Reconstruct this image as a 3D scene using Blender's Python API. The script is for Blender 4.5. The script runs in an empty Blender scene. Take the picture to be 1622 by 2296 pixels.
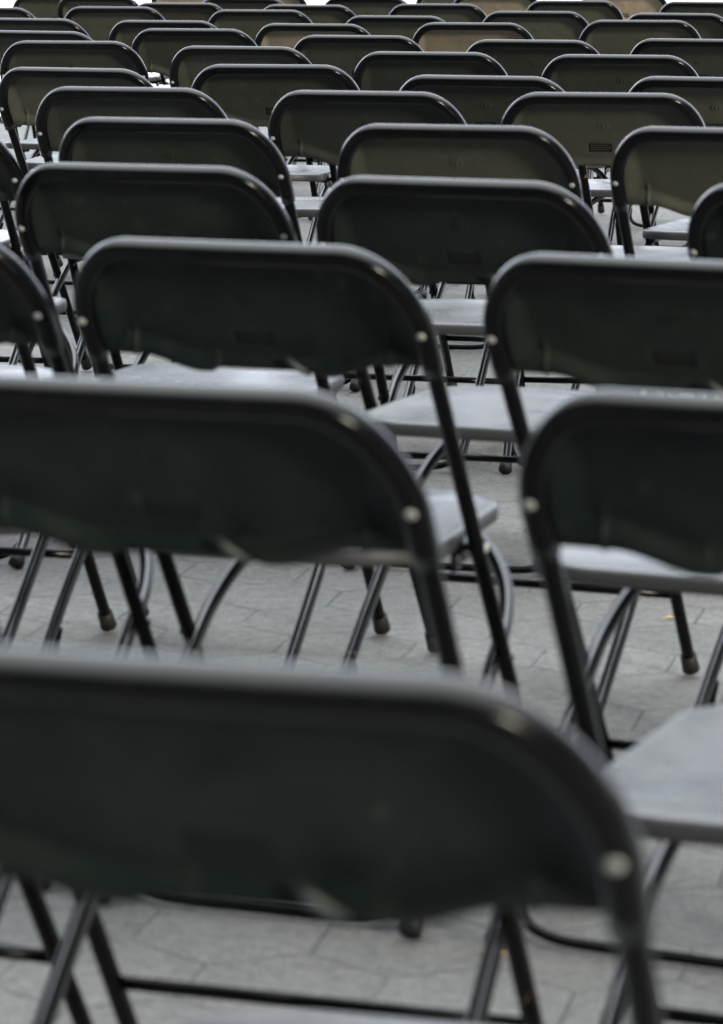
import bpy, bmesh, math, random
from mathutils import Vector, Matrix, noise
random.seed(7)
C = bpy.context.scene.collection
S = bpy.context.scene

# ------------------------------------------------------------------ camera, sky, sun, exposure
CAM_H = 1.132
PITCH = 0.184
cam_d = bpy.data.cameras.new('camera')
cam = bpy.data.objects.new('camera', cam_d)
C.objects.link(cam)
S.camera = cam
cam.location = (0, 0, CAM_H)
cam.rotation_euler = (math.pi/2 - PITCH, 0, 0)
cam_d.sensor_fit = 'HORIZONTAL'
cam_d.sensor_width = 24.0
cam_d.lens = 7210/1622*24.0
cam_d.clip_start = 0.05
cam_d.clip_end = 2000
cam_d.dof.use_dof = True
cam_d.dof.focus_distance = 8.6
cam_d.dof.aperture_fstop = 8.4
cam_d.dof.aperture_blades = 0

SUN_EL, SUN_AZ = math.radians(17), math.radians(143)
w = bpy.data.worlds.new('World'); S.world = w; w.use_nodes = True
nt = w.node_tree; nt.nodes.clear()
N = nt.nodes.new; L = nt.links.new
wo = N('ShaderNodeOutputWorld'); bg = N('ShaderNodeBackground')
sky = N('ShaderNodeTexSky'); sky.sky_type = 'NISHITA'; sky.sun_disc = False
sky.sun_elevation = SUN_EL; sky.sun_rotation = SUN_AZ
sky.air_density = 1.0; sky.dust_density = 2.0; sky.ozone_density = 1.0
tc = N('ShaderNodeTexCoord'); mp = N('ShaderNodeMapping'); mp.inputs['Scale'].default_value = (1.2, 1.2, 3.2)
cn = N('ShaderNodeTexNoise'); cn.inputs['Scale'].default_value = 3.0; cn.inputs['Detail'].default_value = 5
cr = N('ShaderNodeValToRGB'); cr.color_ramp.elements[0].position = 0.36; cr.color_ramp.elements[1].position = 0.6
cr.color_ramp.elements[0].color = (.72, .72, .72, 1)
mx = N('ShaderNodeMix'); mx.data_type = 'RGBA'
mx.inputs['B'].default_value = (18.2, 18.6, 19.2, 1)
L(tc.outputs['Generated'], mp.inputs['Vector']); L(mp.outputs[0], cn.inputs['Vector'])
L(cn.outputs['Fac'], cr.inputs[0]); L(cr.outputs[0], mx.inputs['Factor']); L(sky.outputs[0], mx.inputs['A'])
# sky dimming added behind the viewer, brightness added ahead and overhead, to shape the light
dt = N('ShaderNodeVectorMath'); dt.operation = 'DOT_PRODUCT'; dt.inputs[1].default_value = (.12, .96, .25)
L(tc.outputs['Generated'], dt.inputs[0])
gr = N('ShaderNodeValToRGB'); L(dt.outputs['Value'], gr.inputs[0])
e = gr.color_ramp.elements; e[0].position = .10; e[0].color = (.03, .032, .033, 1); e[1].position = .92; e[1].color = (2.1, 2.24, 2.46, 1)
e2 = gr.color_ramp.elements.new(.6); e2.color = (.45, .47, .50, 1)
sx = N('ShaderNodeSeparateXYZ'); L(tc.outputs['Generated'], sx.inputs[0])
gz = N('ShaderNodeValToRGB'); L(sx.outputs['Z'], gz.inputs[0])
e = gz.color_ramp.elements; e[0].position = .46; e[0].color = (0, 0, 0, 1); e[1].position = .93; e[1].color = (3.3, 3.45, 3.55, 1)
e2 = gz.color_ramp.elements.new(.68); e2.color = (1.0, 1.08, 1.15, 1)
ga = N('ShaderNodeMix'); ga.data_type = 'RGBA'; ga.blend_type = 'ADD'; ga.inputs['Factor'].default_value = 1
gy = N('ShaderNodeMapRange'); gy.inputs[1].default_value = -.75; gy.inputs[2].default_value = 0.0; gy.inputs[3].default_value = .30; gy.inputs[4].default_value = 1.0
L(sx.outputs['Y'], gy.inputs[0])
gm = N('ShaderNodeVectorMath'); gm.operation = 'SCALE'; L(gz.outputs[0], gm.inputs[0]); L(gy.outputs[0], gm.inputs['Scale'])
L(gr.outputs[0], ga.inputs['A']); L(gm.outputs[0], ga.inputs['B'])
gr = ga
mm = N('ShaderNodeMix'); mm.data_type = 'RGBA'; mm.blend_type = 'MULTIPLY'; mm.inputs['Factor'].default_value = 1
L(mx.outputs['Result'], mm.inputs['A']); L(gr.outputs['Result'], mm.inputs['B'])
L(mm.outputs['Result'], bg.inputs['Color']); bg.inputs['Strength'].default_value = 0.085
L(bg.outputs[0], wo.inputs[0])

sd = bpy.data.lights.new('sun', 'SUN'); sd.energy = 3.6; sd.angle = math.radians(10); sd.color = (1.0, .92, .76)
sun = bpy.data.objects.new('sun', sd); C.objects.link(sun)
dirv = Vector((math.sin(SUN_AZ)*math.cos(SUN_EL), math.cos(SUN_AZ)*math.cos(SUN_EL), math.sin(SUN_EL)))
sun.rotation_euler = dirv.to_track_quat('Z', 'Y').to_euler()
sun.location = (4, -4, 6)

S.view_settings.view_transform = 'Standard'; S.view_settings.look = 'None'
S.view_settings.exposure = 0.0; S.view_settings.gamma = 1.0; S.view_settings.use_curve_mapping = False
S.render.engine = 'CYCLES'

# ------------------------------------------------------------------ materials
def mat(name):
    m = bpy.data.materials.new(name); m.use_nodes = True
    b = m.node_tree.nodes['Principled BSDF']
    return m, m.node_tree, b
def nd(t, typ, **kw):
    n = t.nodes.new(typ)
    for k, v in kw.items(): setattr(n, k, v)
    return n
def noise_n(t, scale, detail=4, rough=.55, vec=None):
    n = nd(t, 'ShaderNodeTexNoise'); n.inputs['Scale'].default_value = scale
    n.inputs['Detail'].default_value = detail; n.inputs['Roughness'].default_value = rough
    if vec: t.links.new(vec, n.inputs['Vector'])
    return n
def ramp(t, src, p0, p1, c0=(0,0,0,1), c1=(1,1,1,1)):
    r = nd(t, 'ShaderNodeValToRGB'); e = r.color_ramp.elements
    e[0].position = p0; e[1].position = p1; e[0].color = c0; e[1].color = c1
    t.links.new(src, r.inputs[0]); return r
def mix(t, fac, a, b, typ='MIX'):
    m = nd(t, 'ShaderNodeMix'); m.data_type = 'RGBA'; m.blend_type = typ
    for k, v in (('Factor', fac), ('A', a), ('B', b)):
        if isinstance(v, (int, float, tuple)): m.inputs[k].default_value = v
        else: t.links.new(v, m.inputs[k])
    return m.outputs['Result']
def objvec(t):
    """object coordinates shifted by a per-object random so copies do not repeat"""
    tc = nd(t, 'ShaderNodeTexCoord'); oi = nd(t, 'ShaderNodeObjectInfo')
    mul = nd(t, 'ShaderNodeVectorMath', operation='SCALE'); mul.inputs[0].default_value = (37, 91, 53)
    t.links.new(oi.outputs['Random'], mul.inputs['Scale'])
    add = nd(t, 'ShaderNodeVectorMath', operation='ADD')
    t.links.new(tc.outputs['Object'], add.inputs[0]); t.links.new(mul.outputs[0], add.inputs[1])
    return add.outputs[0], oi.outputs['Random']
def bump(t, b, h, strength, dist):
    n = nd(t, 'ShaderNodeBump'); n.inputs['Strength'].default_value = strength; n.inputs['Distance'].default_value = dist
    t.links.new(h, n.inputs['Height']); t.links.new(n.outputs[0], b.inputs['Normal'])

# moulded plastic of the back: smooth rolled rim
M_rim, t, b = mat('black_plastic_rim')
v, r = objvec(t)
n1 = noise_n(t, 60, 5, .6, v); n2 = noise_n(t, 9, 4, .6, v)
dust_bounce = ramp(t, n1.outputs['Fac'], .55, .8)
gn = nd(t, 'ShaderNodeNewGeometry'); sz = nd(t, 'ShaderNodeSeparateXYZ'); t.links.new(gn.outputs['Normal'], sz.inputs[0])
low = mix(t, dust_bounce.outputs[0], (.002, .0025, .0024, 1), (.008, .008, .007, 1))
t.links.new(mix(t, ramp(t, sz.outputs['Z'], .45, .85).outputs[0], low, (.045, .045, .043, 1)), b.inputs['Base Color'])  # upward faces lightened in the colour for the sky sheen along the top
rr = ramp(t, n2.outputs['Fac'], .3, .75, (.14,)*3+(1,), (.22,)*3+(1,))
t.links.new(rr.outputs[0], b.inputs['Roughness'])
b.inputs['IOR'].default_value = 1.27
bump(t, b, noise_n(t, 350, 3, .6, v).outputs['Fac'], .06, .0004)

# grained back panel, faint dust; olive and brown mixes hold painted bounce light
M_panel, t, b = mat('grained_back_panel')
v, r = objvec(t)
n1 = noise_n(t, 14, 6, .62, v); n2 = noise_n(t, 160, 4, .6, v); n3 = noise_n(t, 5, 3, .5, v)
stre = nd(t, 'ShaderNodeMapping'); stre.inputs['Scale'].default_value = (28, 28, 3.5); t.links.new(v, stre.inputs[0])
n4 = noise_n(t, 1.6, 5, .6, stre.outputs[0])
c1 = mix(t, ramp(t, n1.outputs['Fac'], .38, .72).outputs[0], (.006, .0104, .0112, 1), (.0135, .0190, .0190, 1))
c2 = mix(t, ramp(t, n4.outputs['Fac'], .62, .80).outputs[0], c1, (.040, .043, .037, 1))
c3 = mix(t, ramp(t, n2.outputs['Fac'], .66, .76).outputs[0], c2, (.022, .023, .020, 1))
perobj = ramp(t, r, 0, 1, (.70, .74, .76, 1), (1.2, 1.18, 1.0, 1))
oi = nd(t, 'ShaderNodeObjectInfo'); sepc = nd(t, 'ShaderNodeSeparateColor'); t.links.new(oi.outputs['Color'], sepc.inputs[0])
inv = nd(t, 'ShaderNodeMath', operation='SUBTRACT'); inv.inputs[0].default_value = 1.0; t.links.new(sepc.outputs[0], inv.inputs[1])
dn = noise_n(t, 22, 6, .7, v)
olive_bounce = mix(t, dn.outputs['Fac'], (.088, .090, .064, 1), (.185, .176, .134, 1))  # bounced sunlight on far backs put into the colour, partly the plastic's own olive
fac = nd(t, 'ShaderNodeMath', operation='MULTIPLY'); fac.inputs[1].default_value = .8; t.links.new(inv.outputs[0], fac.inputs[0])
inv2 = nd(t, 'ShaderNodeMath', operation='SUBTRACT'); inv2.inputs[0].default_value = 1.0; t.links.new(sepc.outputs[1], inv2.inputs[1])
brown = mix(t, dn.outputs['Fac'], (.22, .17, .11, 1), (.60, .50, .38, 1))  # warm bounce light on some far backs, mixed into the colour
cc = mix(t, fac.outputs[0], mix(t, 1.0, c3, perobj.outputs[0], 'MULTIPLY'), olive_bounce)
t.links.new(mix(t, inv2.outputs[0], cc, brown), b.inputs['Base Color'])
b.inputs['Roughness'].default_value = .46; b.inputs['IOR'].default_value = 1.24
bump(t, b, n2.outputs['Fac'], .35, .0008)

# seat plastic: worn semi gloss, dustier on top
M_seat, t, b = mat('worn_seat_plastic')
v, r = objvec(t)
n1 = noise_n(t, 7, 5, .6, v); n2 = noise_n(t, 120, 4, .6, v)
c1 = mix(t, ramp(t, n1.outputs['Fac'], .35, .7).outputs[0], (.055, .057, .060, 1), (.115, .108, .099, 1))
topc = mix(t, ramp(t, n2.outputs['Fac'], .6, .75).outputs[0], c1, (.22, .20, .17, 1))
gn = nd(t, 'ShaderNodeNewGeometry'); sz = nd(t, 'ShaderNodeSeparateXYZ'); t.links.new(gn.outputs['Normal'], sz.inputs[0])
t.links.new(mix(t, ramp(t, sz.outputs['Z'], .55, .92).outputs[0], (.018, .019, .019, 1), topc), b.inputs['Base Color'])  # side faces darkened in the colour so the skirt reads as shaded
rr = ramp(t, n1.outputs['Fac'], .3, .7, (.22,)*3+(1,), (.36,)*3+(1,))
t.links.new(mix(t, ramp(t, sz.outputs['Z'], .3, .8).outputs[0], (.6, .6, .6, 1), rr.outputs[0]), b.inputs['Roughness'])
b.inputs['IOR'].default_value = 1.65
bump(t, b, n2.outputs['Fac'], .05, .0004)

# painted steel tube with chips and a little rust
M_tube, t, b = mat('black_enamel_tube')
v, r = objvec(t)
n1 = noise_n(t, 30, 6, .65, v); n2 = noise_n(t, 6, 3, .5, v)
chip = ramp(t, n1.outputs['Fac'], .70, .73)
t.links.new(mix(t, chip.outputs[0], (.003, .0033, .0034, 1), (.16, .085, .045, 1)), b.inputs['Base Color'])
t.links.new(mix(t, chip.outputs[0], (.17,)*3+(1,), (.7,)*3+(1,)), b.inputs['Roughness'])
b.inputs['IOR'].default_value = 1.2

M_steel, t, b = mat('dark_polished_tube')
v, r = objvec(t)
n1 = noise_n(t, 30, 6, .65, v)
chip = ramp(t, n1.outputs['Fac'], .70, .73)
t.links.new(mix(t, chip.outputs[0], (.008, .0085, .009, 1), (.20, .12, .07, 1)), b.inputs['Base Color'])
t.links.new(mix(t, chip.outputs[0], (.17,)*3+(1,), (.7,)*3+(1,)), b.inputs['Roughness'])
b.inputs['IOR'].default_value = 1.68
M_glint, t, b = mat('tab_edge_glint')  # lighter tone paints the highlight on the tab's edge
v, r = objvec(t)
t.links.new(mix(t, noise_n(t, 90, 5, .6, v).outputs['Fac'], (.016, .022, .022, 1), (.04, .05, .05, 1)), b.inputs['Base Color'])
b.inputs['Roughness'].default_value = .5

M_rivet, t, b = mat('zinc_rivet')
v, r = objvec(t)
n1 = noise_n(t, 300, 4, .6, v)
t.links.new(mix(t, ramp(t, n1.outputs['Fac'], .4, .7).outputs[0], (.40, .42, .41, 1), (.24, .24, .22, 1)), b.inputs['Base Color'])
b.inputs['Metallic'].default_value = 0; b.inputs['Roughness'].default_value = .4

M_rubber, t, b = mat('black_rubber_tip')
v, r = objvec(t)
n1 = noise_n(t, 80, 4, .6, v)
t.links.new(mix(t, ramp(t, n1.outputs['Fac'], .4, .8).outputs[0], (.006, .006, .006, 1), (.013, .013, .013, 1)), b.inputs['Base Color'])
b.inputs['Roughness'].default_value = .6

# hexagonal block paving ------------------------------------------------
def paving(name, base_a, base_b, joint_dark):
    m, t, b = mat(name)
    lk = t.links.new
    geo = nd(t, 'ShaderNodeNewGeometry')
    wob = noise_n(t, 7, 5, .6, geo.outputs['Position'])
    wv = nd(t, 'ShaderNodeVectorMath', operation='MULTIPLY_ADD')
    wv.inputs[1].default_value = (.010, .010, 0); lk(wob.outputs['Color'], wv.inputs[0]); lk(geo.outputs['Position'], wv.inputs[2])
    rot = nd(t, 'ShaderNodeMapping'); rot.inputs['Rotation'].default_value = (0, 0, math.radians(13)); rot.inputs['Scale'].default_value = (1/.205,)*3
    lk(wv.outputs[0], rot.inputs[0])
    s3 = math.sqrt(3)
    def wrap(off):
        a = nd(t, 'ShaderNodeVectorMath', operation='ADD'); a.inputs[1].default_value = off; lk(rot.outputs[0], a.inputs[0])
        fl = nd(t, 'ShaderNodeVectorMath', operation='WRAP')
        fl.inputs[1].default_value = (.5, s3/2, 1); fl.inputs[2].default_value = (-.5, -s3/2, -1)
        lk(a.outputs[0], fl.inputs[0])
        z = nd(t, 'ShaderNodeVectorMath', operation='MULTIPLY'); z.inputs[1].default_value = (1, 1, 0); lk(fl.outputs[0], z.inputs[0])
        le = nd(t, 'ShaderNodeVectorMath', operation='LENGTH'); lk(z.outputs[0], le.inputs[0])
        return z.outputs[0], le.outputs['Value']
    va, la = wrap((0, 0, 0)); vb, lb = wrap((.5, s3/2, 0))
    cmp = nd(t, 'ShaderNodeMath', operation='LESS_THAN'); lk(la, cmp.inputs[0]); lk(lb, cmp.inputs[1])
    mv = nd(t, 'ShaderNodeMix'); mv.data_type = 'VECTOR'
    lk(cmp.outputs[0], mv.inputs['Factor']); lk(vb, mv.inputs[4]); lk(va, mv.inputs[5])
    q = mv.outputs[1]
    cellv = nd(t, 'ShaderNodeVectorMath', operation='SUBTRACT'); lk(rot.outputs[0], cellv.inputs[0]); lk(q, cellv.inputs[1])
    snap = nd(t, 'ShaderNodeVectorMath', operation='SNAP'); snap.inputs[1].default_value = (.25, .25, 100)
    add5 = nd(t, 'ShaderNodeVectorMath', operation='ADD'); add5.inputs[1].default_value = (.1, .1, 0)
    lk(cellv.outputs[0], add5.inputs[0]); lk(add5.outputs[0], snap.inputs[0])
    wn = nd(t, 'ShaderNodeTexWhiteNoise'); wn.noise_dimensions = '2D'; lk(snap.outputs[0], wn.inputs['Vector'])
    ab = nd(t, 'ShaderNodeVectorMath', operation='ABSOLUTE'); lk(q, ab.inputs[0])
    sp = nd(t, 'ShaderNodeSeparateXYZ'); lk(ab.outputs[0], sp.inputs[0])
    m1 = nd(t, 'ShaderNodeMath', operation='MULTIPLY'); m1.inputs[1].default_value = s3/2; lk(sp.outputs['Y'], m1.inputs[0])
    m2 = nd(t, 'ShaderNodeMath', operation='MULTIPLY_ADD'); m2.inputs[1].default_value = .5; lk(sp.outputs['X'], m2.inputs[0]); lk(m1.outputs[0], m2.inputs[2])
    mxn = nd(t, 'ShaderNodeMath', operation='MAXIMUM'); lk(m2.outputs[0], mxn.inputs[0]); lk(sp.outputs['X'], mxn.inputs[1])
    # joint strength varies along its length (some filled with grit)
    jn = noise_n(t, 6, 4, .6, geo.outputs['Position'])
    jw = ramp(t, mxn.outputs[0], .486, .497)
    js = ramp(t, jn.outputs['Fac'], .36, .56, (.22,)*3+(1,), (.74,)*3+(1,))
    jm = nd(t, 'ShaderNodeMath', operation='MULTIPLY'); lk(jw.outputs[0], jm.inputs[0]); lk(js.outputs[0], jm.inputs[1])
    n1 = noise_n(t, 3.2, 6, .62, geo.outputs['Position']); n2 = noise_n(t, 170, 5, .7, geo.outputs['Position']); n3 = noise_n(t, .55, 3, .5, geo.outputs['Position'])
    c = mix(t, ramp(t, n1.outputs['Fac'], .3, .72).outputs[0], base_a, base_b)
    c = mix(t, .55, c, ramp(t, wn.outputs['Value'], 0, 1, (.82,)*3+(1,), (1.12,)*3+(1,)).outputs[0], 'MULTIPLY')
    c = mix(t, 1.0, c, ramp(t, n2.outputs['Fac'], .32, .68, (.68, .68, .68, 1), (1.28, 1.27, 1.25, 1)).outputs[0], 'MULTIPLY')
    n5 = noise_n(t, 48, 5, .75, geo.outputs['Position'])
    c = mix(t, 1.0, c, ramp(t, n5.outputs['Fac'], .34, .66, (.74, .74, .74, 1), (1.25, 1.25, 1.24, 1)).outputs[0], 'MULTIPLY')
    c = mix(t, 1.0, c, ramp(t, n3.outputs['Fac'], .3, .7, (.88, .89, .91, 1), (1.08, 1.06, 1.03, 1)).outputs[0], 'MULTIPLY')
    st = noise_n(t, 11, 5, .65, geo.outputs['Position'])
    c = mix(t, ramp(t, st.outputs['Fac'], .66, .74).outputs[0], c, (base_a[0]*.74, base_a[1]*.74, base_a[2]*.75, 1))
    vo = nd(t, 'ShaderNodeTexVoronoi', feature='DISTANCE_TO_EDGE'); vo.inputs['Scale'].default_value = 5.2; lk(wv.outputs[0], vo.inputs['Vector'])
    ck = ramp(t, vo.outputs['Distance'], .004, .014, (1,)*3+(1,), (0,)*3+(1,)); cm = noise_n(t, 2.1, 3, .5, geo.outputs['Position'])
    cf = nd(t, 'ShaderNodeMath', operation='MULTIPLY'); lk(ck.outputs[0], cf.inputs[0]); lk(ramp(t, cm.outputs['Fac'], .50, .60, (0,)*3+(1,), (.22,)*3+(1,)).outputs[0], cf.inputs[1])
    c = mix(t, cf.outputs[0], c, joint_dark)
    c = mix(t, jm.outputs[0], c, joint_dark)
    lk(c, b.inputs['Base Color']); b.inputs['Roughness'].default_value = .8; b.inputs['IOR'].default_value = 1.3
    inv = nd(t, 'ShaderNodeMath', operation='MULTIPLY_ADD'); inv.inputs[1].default_value = -1.6; lk(jw.outputs[0], inv.inputs[0]); lk(n2.outputs['Fac'], inv.inputs[2])
    bump(t, b, inv.outputs[0], .55, .003)
    return m
M_ground = paving('hex_block_paving', (.158, .156, .149, 1), (.192, .190, .180, 1), (.05, .055, .056, 1))
M_far_sunlit, t, b = mat('far_ground_sunlit_tone')  # pale colour stands in for sunlight on the far ground
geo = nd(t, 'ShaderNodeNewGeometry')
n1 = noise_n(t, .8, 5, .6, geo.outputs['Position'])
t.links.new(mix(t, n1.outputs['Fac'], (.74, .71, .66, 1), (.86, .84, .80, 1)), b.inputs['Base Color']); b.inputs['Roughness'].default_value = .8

# ------------------------------------------------------------------ mesh helpers
def link_mesh(name, verts, faces, mats, parent=None, fmat=None, smooth=True):
    me = bpy.data.meshes.new(name); me.from_pydata([tuple(p) for p in verts], [], faces)
    for m in (mats if isinstance(mats, (list, tuple)) else [mats]): me.materials.append(m)
    if fmat:
        for i, k in enumerate(fmat): me.polygons[i].material_index = k
    bm = bmesh.new(); bm.from_mesh(me); bmesh.ops.recalc_face_normals(bm, faces=bm.faces); bm.to_mesh(me); bm.free()
    if smooth:
        for p in me.polygons: p.use_smooth = True
    o = bpy.data.objects.new(name, me); C.objects.link(o)
    if parent: o.parent = parent
    return o
def catmull(pts, n):
    P = [Vector(p) for p in pts]; P = [2*P[0]-P[1]] + P + [2*P[-1]-P[-2]]; out = []
    for i in range(1, len(P)-2):
        for k in range(n):
            u = k/n; a, b_, c, d = P[i-1], P[i], P[i+1], P[i+2]
            out.append(.5*((2*b_)+(c-a)*u+(2*a-5*b_+4*c-d)*u*u+(3*b_-a-3*c+d)*u**3))
    out.append(P[-2]); return out
def sweep(path, rad, seg=14, flat=1.0, up=None, caps=True, sq=2.0):
    """tube along path; rad float or per-point list. returns verts, faces"""
    V, F = [], []; n = len(path); prev = None
    for i, p in enumerate(path):
        tdir = (path[min(i+1, n-1)] - path[max(i-1, 0)]).normalized()
        if up is not None: a = (up - tdir*up.dot(tdir)).normalized()
        elif prev is None:
            a = Vector((1, 0, 0)) if abs(tdir.x) < .8 else Vector((0, 1, 0)); a = (a - tdir*a.dot(tdir)).normalized()
        else: a = (prev - tdir*prev.dot(tdir)).normalized()
        prev = a; b_ = tdir.cross(a); r = rad[i] if isinstance(rad, (list, tuple)) else rad
        for k in range(seg):
            th = 2*math.pi*k/seg; ct, st = math.cos(th), math.sin(th)
            q = (abs(ct)**sq + abs(st)**sq)**(-1/sq); V.append(p + a*ct*r*q + b_*st*r*flat*q)
    for i in range(n-1):
        for k in range(seg):
            k2 = (k+1) % seg; F.append((i*seg+k, i*seg+k2, (i+1)*seg+k2, (i+1)*seg+k))
    if caps:
        F.append(tuple(range(seg))[::-1]); F.append(tuple((n-1)*seg+k for k in range(seg)))
    return V, F
def merge(*parts):
    V, F = [], []
    for v, f in parts:
        o = len(V); V += list(v); F += [tuple(i+o for i in q) for q in f]
    return V, F
def disc_cap(center, nrm, r, h, seg=16):
    """domed rivet head"""
    nrm = Vector(nrm).normalized(); a = nrm.orthogonal().normalized(); b_ = nrm.cross(a)
    V, F = [], []
    prof = [(r, 0), (r, h*.35), (r*.86, h*.72), (r*.5, h*.95), (.0001, h)]
    for rr_, hh in prof:
        for k in range(seg):
            th = 2*math.pi*k/seg; V.append(Vector(center) + nrm*hh + (a*math.cos(th)+b_*math.sin(th))*rr_)
    for i in range(len(prof)-1):
        for k in range(seg):
            k2 = (k+1) % seg; F.append((i*seg+k, i*seg+k2, (i+1)*seg+k2, (i+1)*seg+k))
    return V, F
def box(c, sx, sy, sz, rot=None):
    V = []
    for z in (-1, 1):
        for y in (-1, 1):
            for x in (-1, 1):
                p = Vector((x*sx/2, y*sy/2, z*sz/2)); V.append(Vector(c) + (rot @ p if rot else p))
    return V, [(0,1,3,2), (4,6,7,5), (0,4,5,1), (2,3,7,6), (0,2,6,4), (1,5,7,3)]

# ------------------------------------------------------------------ chair geometry (local: +y = forward, origin on the floor)
RZ, SL = .69, .693                 # the long tubes lie in the plane y = (RZ-z)*SL
NB = Vector((0, -1, -SL)).normalized()      # out of the back of that plane
def onp(x, z, off=0.0):
    """point on the back plane at height z, pushed off towards the rear"""
    return Vector((x, (RZ-z)*SL + .12*(x*x-.04), z)) + NB*off
HW, ZT, RX, RZC, INS = .2126, .7815, .090, .106, .0118
def rim_center(n=16):
    hw, zt = HW-INS, ZT-INS/1.217
    rx, rz = RX-INS, RZC-INS/1.217
    pts = []
    for z in (.638, .652, .664): pts.append((hw, z))
    for i in range(n+1):
        a = math.pi/2*i/n
        pts.append((hw-rx+rx*math.cos(a)**(2/1.95), zt-rz+rz*math.sin(a)**(2/1.95) if a > 0 else zt-rz))
    xs = hw-rx
    half = pts[:]
    mid = [(xs*(1-2*k/10), zt) for k in range(1, 10)]
    left = [(-x, z) for x, z in half[::-1]]
    return half + mid + left
def zb(x):
    x = abs(x)
    if x < .078: return .6305 - .0055*smooth01(.052, .066, x)
    return .6250 + .0180*smooth01(.076, .145, x)
def ztop(x):
    x = abs(x); hw, zt = HW-INS, ZT-INS/1.217; rx, rz = RX-INS, RZC-INS/1.217
    if x <= hw-rx: return zt
    u = min(1, (x-(hw-rx))/rx)
    return zt-rz + rz*max(0, 1-u**1.95)**(1/1.95)
def smooth01(e0, e1, v):
    u = max(0, min(1, (v-e0)/(e1-e0))); return u*u*(3-2*u)

def panel_mesh():
    V, F, FM = [], [], []
    NX, NZ = 180, 40
    xm = HW-INS-.002
    for side, thick in ((0, 0), (1, -.0035)):
        for i in range(NX+1):
            x = -xm + 2*xm*i/NX
            z0, z1 = zb(x), ztop(x)
            for j in range(NZ+1):
                u = j/NZ; z = z0 + (z1-z0)*u
                ax = abs(x)
                off = -.0130                                         # recessed in the rolled rim
                # soft outward roll of the lower border, wide at the sides and narrow at the tongues
                crest = .6365 + .0250*smooth01(.06, .165, ax)
                off += .0125*smooth01(crest+.004, crest-.008, z)
                # blending to the side channels
                off = max(off, -.0130 + .0120*smooth01(.158, .192, ax))
                # upright ribs near the sides
                off += .0032*math.exp(-((ax-.152)/.0022)**2)*smooth01(.682, .664, z)
                # round moulding boss
                d = math.hypot(x, (z-.709)*1.2)
                off += .0022*math.exp(-((d-.0088)/.0013)**2) + .0042*math.exp(-(d/.003)**2)
                # sunken maker's rectangle
                bx, bz = abs(x+.008), abs(z-.661)
                if bx < .0245 and bz < .0105: off -= .0016*smooth01(.0245, .0228, bx)*smooth01(.0105, .0093, bz)
                # lower lip curls
                off += thick
                V.append(onp(x, z, off))
        base = side*(NX+1)*(NZ+1)
        for i in range(NX):
            for j in range(NZ):
                a = base+i*(NZ+1)+j; F.append((a, a+1, a+NZ+2, a+NZ+1))
    n1 = (NX+1)*(NZ+1)
    for i in range(NX):
        a = i*(NZ+1); b_ = (i+1)*(NZ+1); F.append((a, b_, b_+n1, a+n1))
    return V, F

def rim_path(): return [onp(x, z, .001) for x, z in rim_center()]

def seat_outline(n=96, shrink=0.0):
    """rounded trapezoid in plan; rear y=.012, front y=.435"""
    pts = []
    y0, y1 = .012, .437
    corners = [(.178, y1, .100), (-.178, y1, .100), (-.189, y0, .095), (.189, y0, .095)]
    # go round: front right, front left, rear left, rear right
    angs = [(0, 90), (90, 180), (180, 270), (270, 360)]
    for (cx, cy, r), (a0, a1) in zip(corners, angs):
        sx = 1 if cx > 0 else -1; sy = -1 if cy == y1 else 1
        ox, oy = cx - sx*r, cy + sy*r
        for k in range(n//4):
            a = math.radians(a0 + (a1-a0)*k/(n//4-1))
            pts.append((ox + r*math.cos(a), oy + r*math.sin(a)))
    # slight bow of front and rear edges
    out = []
    for x, y in pts:
        if y > .36: y += .012*(1-(x/.17)**2)
        if y < .10: y -= .010*(1-(x/.18)**2)
        out.append((x, y))
    return out
def seat_mesh():
    O = seat_outline(); n = len(O); cx, cy = 0, .225
    ZS = .434
    prof = [(.955, -.008), (.984, -.0175), (.994, -.0195), (.999, -.0175), (1.001, -.010), (.998, -.0045), (.989, -.0010), (.974, .0003),
            (.95, -.0003), (.91, -.0022), (.82, -.0058), (.66, -.0074), (.45, -.0082), (.25, -.0085), (.08, -.0086)]
    V, F = [], []
    for s, dz in prof:
        for x, y in O:
            px, py = cx+(x-cx)*s, cy+(y-cy)*s
            drop = -.004*smooth01(.36, .45, py)                      # waterfall front
            rise = .005*smooth01(.10, .01, py)
            V.append(Vector((px, py, ZS+dz+drop+rise)))
    for i in range(len(prof)-1):
        for k in range(n):
            k2 = (k+1) % n; F.append((i*n+k, i*n+k2, (i+1)*n+k2, (i+1)*n+k))
    F.append(tuple((len(prof)-1)*n+k for k in range(n)))
    # underside
    m = len(V)
    for s, dz in ((.955, -.010), (.5, -.016), (.1, -.016)):
        for x, y in O: V.append(Vector((cx+(x-cx)*s, cy+(y-cy)*s, ZS+dz-.002-.004*smooth01(.36, .45, cy+(y-cy)*s))))
    for i in range(2):
        for k in range(n):
            k2 = (k+1) % n; F.append((m+i*n+k, m+i*n+k2, m+(i+1)*n+k2, m+(i+1)*n+k))
    F.append(tuple(m+2*n+k for k in range(n)))
    for k in range(n): F.append((k, (k+1) % n, m+(k+1) % n, m+k))
    return V, F

R_T = .0095
def front_leg_path(s):
    return catmull([(s*.2005, onp(.2, .672).y, .672), (s*.2008, (.69-.56)*SL, .56), (s*.202, (.69-.40)*SL, .40), (s*.2035, (.69-.2)*SL, .2), (s*.205, (.69-.012)*SL, .012)], 5)
def rear_leg_path(s):
    return catmull([(s*.190, -.012, .012), (s*.1925, .095, .100), (s*.1925, .20, .183), (s*.1915, .296, .258), (s*.1895, .345, .292), (s*.176, .388, .328), (s*.148, .418, .362), (s*.112, .430, .388), (s*.085, .432, .393)], 6)

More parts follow.
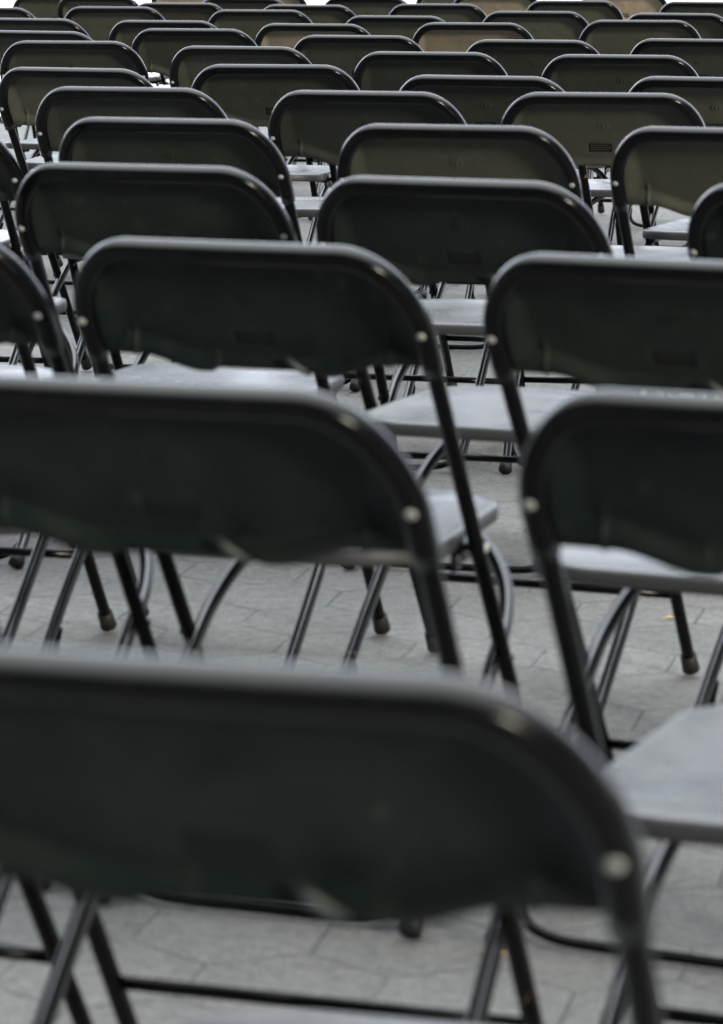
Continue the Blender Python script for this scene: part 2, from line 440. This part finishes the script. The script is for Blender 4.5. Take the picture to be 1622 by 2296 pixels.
def make_chair():
    root = bpy.data.objects.new('folding_chair', None); C.objects.link(root); root.empty_display_size = .1
    V, F = panel_mesh(); nF = len(F)
    rp = rim_path()
    rad = [.0118]*len(rp)
    up = NB
    V2, F2 = sweep(rp, rad, 24, 1.0, up=up, sq=2.7)
    Va, Fa = merge((V, F), (V2, F2))
    # raised strokes on the sunken rectangle
    bars = []
    inrect = []
    for f in F[:180*40]:
        q = sum((V[i] for i in f), Vector())/4
        zq = q.z
        inrect.append(abs(q.x+.008) < .0232 and abs(zq-.668) < .0088)
    for zz in (.6655, .6610, .6565):
        x = -.027
        while x < .010:
            wd = random.uniform(.002, .005); bars.append(box(onp(x+wd/2, zz, -.0145), wd, .0012, .0022)); x += wd+.0014
    Vb, Fb = merge(*bars)
    nb0 = len(Fa)
    Va, Fa = merge((Va, Fa), (Vb, Fb))
    fm = [1 if (i < len(inrect) and inrect[i]) else 0 for i in range(nF)] + [1]*(nb0-nF) + [0]*(len(Fa)-nb0)
    rib = [onp(.030, .6465, -.003), onp(.036, .642, .0005), onp(.046, .634, .001), onp(.0545, .6275, -.001)]  # raised sliver added to carry the painted highlight of the right tab
    Vr, Fr = sweep(rib, [.0024, .0040, .0042, .0026], 10)
    Va, Fa = merge((Va, Fa), (Vr, Fr)); fm += [2]*len(Fr)
    back = link_mesh('backrest', Va, Fa, [M_panel, M_rim, M_glint], root, fm)
    for s in (-1, 1):
        p = onp(s*.2005, .690, .0125)
        V, F = disc_cap(p, NB, .0048, .0026)
        link_mesh('rivet', V, F, M_rivet, back)
    V, F = seat_mesh()
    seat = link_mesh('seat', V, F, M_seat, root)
    for s in (-1, 1):
        # steel hinge bracket between seat side and tube
        yq = (.69-.412)*SL
        V, F = merge(box((s*.1845, yq, .410), .003, .085, .030), box((s*.186, yq-.03, .398), .002, .030, .016),
                     sweep([Vector((s*.1795, yq, .413)), Vector((s*.2005, yq, .413))], .005, 10))
        link_mesh('hinge_bracket', V, F, M_tube, seat)
        V, F = disc_cap((s*.2118, yq, .413), (s, 0, 0), .0055, .0035)
        link_mesh('pivot_bolt', V, F, M_rivet, seat)
    for s in (-1, 1):
        path = front_leg_path(s)
        V, F = sweep(path, R_T, 14)
        leg = link_mesh('front_leg', V, F, M_tube, root)
        d = (path[-1]-path[-4]).normalized(); e = path[-1]
        pp = [e-d*.030, e-d*.029, e-d*.012, e+d*.001]
        V, F = sweep(pp, [.0098, .0122, .0128, .0138], 16)
        for q in V: q.z = max(q.z, .0005)
        link_mesh('foot_cap', V, F, M_rubber, leg)
    for s in (-1, 1):
        path = rear_leg_path(s)
        V, F = sweep(path, R_T, 14)
        pv = Vector((s*.1915, .296, .258))
        V, F = merge((V, F), sweep([Vector((s*.186, .2985, .2605)), Vector((s*.2145, .2985, .2605))], .0045, 10))
        leg = link_mesh('rear_leg', V, F, M_steel, root)
        d = (path[0]-path[3]).normalized(); e = path[0]
        pp = [e-d*.026, e-d*.025, e-d*.010, e+d*.001]
        V, F = sweep(pp, [.0098, .0122, .0130, .0140], 16)
        for q in V: q.z = max(q.z, .0005)
        link_mesh('foot_cap', V, F, M_rubber, leg)
    # straight bar between the front legs
    zc = .143; yc = (.69-zc)*SL
    V, F = sweep([Vector((-.196, yc, zc)), Vector((0, yc, zc)), Vector((.196, yc, zc))], .0068, 12)
    link_mesh('front_stretcher', V, F, M_tube, root)
    # low bent bar between the rear legs
    path = catmull([(-.189, .078, .070), (-.184, .050, .045), (-.168, .028, .025), (-.135, .016, .015), (-.09, .013, .012), (0, .013, .012),
                    (.09, .013, .012), (.135, .016, .015), (.168, .028, .025), (.184, .050, .045), (.189, .078, .070)], 5)
    V, F = sweep(path, .0066, 12)
    link_mesh('rear_stretcher', V, F, M_tube, root)
    # bar under the seat joining the rear legs
    V, F = sweep([Vector((-.088, .432, .393)), Vector((0, .434, .394)), Vector((.088, .432, .393))], .0093, 12)
    link_mesh('seat_support', V, F, M_tube, root)
    return root

def copy_tree(o, parent=None):
    c = o.copy(); C.objects.link(c); c.parent = parent
    for ch in list(o.children): copy_tree(ch, c)
    return c

# ------------------------------------------------------------------ setting
def sheet(name, x0, x1, y0, y1, z, m, nx=1, ny=1):
    V = [Vector((x0+(x1-x0)*i/nx, y0+(y1-y0)*j/ny, z)) for j in range(ny+1) for i in range(nx+1)]
    F = [(j*(nx+1)+i, j*(nx+1)+i+1, (j+1)*(nx+1)+i+1, (j+1)*(nx+1)+i) for j in range(ny) for i in range(nx)]
    o = link_mesh(name, V, F, m, smooth=False); o['kind'] = 'structure'; return o
sheet('ground', -400, 400, -400, 900, 0, M_ground)
sheet('far_sunlit_ground', -60, 60, 17.8, 120, .004, M_far_sunlit)  # separate sheet added so the far ground looks sunlit

# ------------------------------------------------------------------ the chairs: x, y, yaw (clockwise), row, label
ROWS = {
 'front': [(-.069, 1.55, .267)],
 'second': [(-.60, 2.665, .30), (-.151, 2.473, .30), (.321, 2.383, .363)],
 'third': [(-.557, 3.702, .296), (-.121, 3.526, .341), (.327, 3.354, .414)],
 'fourth': [(-.727, 4.63, .267), (-.299, 4.614, .293), (.137, 4.365, .369), (.632, 4.249, .463)],
 'fifth': [(-.789, 5.574, .209), (-.331, 5.66, .265), (.163, 5.481, .256), (.623, 5.40, .334)],
 'sixth': [(-.99, 6.85, .22), (-.470, 6.677, .212), (.016, 6.532, .256), (.484, 6.473, .161)],
 'seventh': [(-.649, 7.514, .329), (-.202, 7.685, .136), (.276, 6.902+.25, .30), (.778, 7.084, .355)],
 'eighth': [(-.809, 9.115, .122), (-.316, 8.747, .252), (.182, 8.39, .211), (.659, 8.217, .23)],
 'ninth': [(-.964, 9.892, .378), (-.514, 10.091, .18), (-.004, 9.534, .212), (.49, 9.198, .217), (.965, 9.257, .318)],
 'tenth': [(-1.106, 11.087, .355), (-.645, 10.869, .222), (-.146, 10.55, .232), (.369, 10.645, .177), (.936, 10.898, .14)],
 'eleventh': [(-1.405, 12.418, .352), (-.944, 12.497, .157), (-.372, 12.077, .158), (.133, 11.371, .247), (.639, 11.90, .167), (1.141, 11.652, .334)],
 'twelfth': [(-1.122, 14.079, .349), (-.721, 13.046, .223), (-.203, 12.753, .228), (.306, 12.892, .183), (.876, 13.402, .192), (1.409, 13.219, .34)],
 'thirteenth': [(-1.347, 14.451, .12), (-.492, 13.812, .247), (.032, 13.907, .247), (.611, 14.619, .188), (1.217, 15.046, .204)],
 'last': [(-.85, 16.3, .25), (-.45, 15.3, .25), (.46, 15.35, .25)],
}
ORD = ['first', 'second', 'third', 'fourth', 'fifth', 'sixth']
LOOK = {   # what sets some of them apart: (row, index) -> words, lift 0..1 (bounced light painted on the back)
 ('front', 0): ('huge blurred back filling the bottom of the photo', 0),
 ('second', 0): ('only its legs showing at the left edge', 0),
 ('second', 1): ('wide blurred back with its left end out of frame', 0),
 ('second', 2): ('seat showing pale beside the nearest chair', 0),
 ('third', 0): ('mostly out of frame at the left edge', 0),
 ('third', 1): ('whole back in view with a sharp right rivet', 0),
 ('third', 2): ('back cut by the right edge of the photo', .05),
 ('fourth', 0): ('hidden but for its tube and foot at the left edge', 0),
 ('fourth', 1): ('scuffed right shoulder on its rim', .05),
 ('fourth', 2): ('sunken maker plate low on its back', .05),
 ('fourth', 3): ('only a corner showing at the right edge', 0),
 ('fifth', 1): ('', .15), ('fifth', 2): ('back with its small round boss in view', .45), ('fifth', 3): ('rivet and olive-tinted lower left corner in view', .45),
 ('fifth', 0): ('only its right shoulder at the left edge', .1),
 ('sixth', 3): ('dark maker plate visible on its back', .38),
 ('seventh', 0): ('rusty streaks at the lower left of its back', .6),
 ('seventh', 3): ('white scuffs at the right end of its back', .6),
 ('tenth', 2): ('back panel tinted sun-bounce brown', .90),
 ('tenth', 3): ('back tinted light sun-bounce brown', .87),
 ('thirteenth', 3): ('back tinted pale sun-bounce brown', .93),
 ('thirteenth', 4): ('back tinted pale sun-bounce grey-brown', 1.0),
 ('last', 0): ('brownish back cut by the top edge', .95),
 ('last', 1): ('brownish back behind the gap at the top edge', .93),
 ('last', 2): ('brownish back cut by the top edge', .8),
}
proto = make_chair()
first = True
for row, spots in ROWS.items():
    for k, (x, y, a) in enumerate(spots):
        o = proto if first else copy_tree(proto)
        first = False
        o.location = (x, y, 0); o.rotation_euler = (0, 0, -a)
        words, dust_bounce = LOOK.get((row, k), ('', min(.75, max(0, (y-4.6)*.065*random.uniform(.6, 1.4)))))  # lift grows with distance, standing for bounced light on far backs
        rn = 'nearest row' if row == 'front' else ('farthest row' if row == 'last' else row + ' row back')
        if row == 'front': lab = 'black folding chair in the nearest row'
        elif k == 0: lab = 'leftmost black folding chair in the ' + rn
        elif k == len(spots)-1: lab = 'rightmost black folding chair in the ' + rn
        else: lab = ORD[k] + ' black folding chair from left in the ' + rn
        room = 16 - len(lab.split())
        if words and len(words.split()) <= room: lab += ', ' + words
        o['label'] = lab; o['category'] = 'chair'; o['group'] = 'black folding chairs set out in rows'
        for ch in o.children:
            if ch.name.startswith('backrest'): ch.color = (1-min(dust_bounce, .8), 1-max(0, dust_bounce-.8)*5*.75 if (row, k) in LOOK else 1, 1, 1)
            # hairline differences in how each chair stands

# ------------------------------------------------------------------ litter on the paving
def ray_ground(px, py, z=0.0):
    f = 7210; X = (px-811)/f; U = -(py-1148)/f; c, s_ = math.cos(PITCH), math.sin(PITCH)
    d = Vector((X, c+U*s_, -s_+U*c)); t_ = (z-CAM_H)/d.z
    return Vector((d.x*t_, d.y*t_, z))
M_leaf, t, b = mat('yellow_leaf')
tcn = nd(t, 'ShaderNodeTexCoord'); n1 = noise_n(t, 40, 4, .6, tcn.outputs['Object'])
t.links.new(mix(t, n1.outputs['Fac'], (.55, .38, .10, 1), (.70, .55, .22, 1)), b.inputs['Base Color']); b.inputs['Roughness'].default_value = .6
def leaf(p, size, ang, lab):
    V, F = [], []; n = 10
    for i in range(n+1):
        u = i/n; wdt = size*.34*math.sin(math.pi*min(1, u*1.02+.02))**.8*(1-.3*u)
        x = (u-.5)*size
        for j, s_ in enumerate((-1, -.5, 0, .5, 1)):
            V.append(Vector((x, s_*wdt, .003 + .10*size*(abs(s_)**1.5) + .06*size*math.sin(u*5) + (0 if s_ else -.0012))))
    for i in range(n):
        for j in range(4): F.append((i*5+j, i*5+j+1, (i+1)*5+j+1, (i+1)*5+j))
    st, sf = sweep([Vector((-.5*size, 0, .004)), Vector((-.75*size, .06*size, .003)), Vector((-.95*size, .1*size, .002))], .0007, 6)
    o = link_mesh('fallen_leaf', *merge((V, F), (st, sf)), M_leaf)
    md = o.modifiers.new('thickness', 'SOLIDIFY'); md.thickness = .0005
    o.location = p + Vector((0, 0, .001)); o.rotation_euler = (0, 0, ang)
    o['label'] = lab; o['category'] = 'leaf'; o['group'] = 'fallen yellow leaves on the paving'
leaf(ray_ground(1505, 1391), .017, .4, 'small yellow leaf on the paving under the right seat of the third row')
leaf(ray_ground(1112, 2143), .024, -.3, 'blurred yellow leaf on the paving below the nearest chair back')
leaf(ray_ground(939, 1327), .012, .9, 'tiny yellow fleck of leaf on the paving just right of the second row back tube')
M_paper, t, b = mat('cigarette_paper')
tcn = nd(t, 'ShaderNodeTexCoord'); n1 = noise_n(t, 200, 3, .5, tcn.outputs['Object'])
t.links.new(mix(t, n1.outputs['Fac'], (.78, .77, .74, 1), (.86, .85, .82, 1)), b.inputs['Base Color'])
M_filter, t, b = mat('cigarette_filter')
tcn = nd(t, 'ShaderNodeTexCoord'); n1 = noise_n(t, 300, 3, .5, tcn.outputs['Object'])
t.links.new(mix(t, n1.outputs['Fac'], (.30, .16, .09, 1), (.42, .25, .15, 1)), b.inputs['Base Color'])
a1_, f1_ = sweep([Vector((-.016, 0, .0042)), Vector((0, 0, .0042)), Vector((.011, 0, .0042))], .0038, 12)
a2_, f2_ = sweep([Vector((.0111, 0, .0042)), Vector((.018, 0, .0042)), Vector((.024, 0, .0042))], .0039, 12)
vv, ff = merge((a1_, f1_), (a2_, f2_))
o = link_mesh('cigarette_butt', vv, ff, [M_paper, M_filter], None, [0]*len(f1_)+[1]*len(f2_))
o.location = ray_ground(998, 784); o.rotation_euler = (0, 0, .05)
o['label'] = 'white cigarette butt on the paving seen in the gap between the third row backs'; o['category'] = 'cigarette butt'
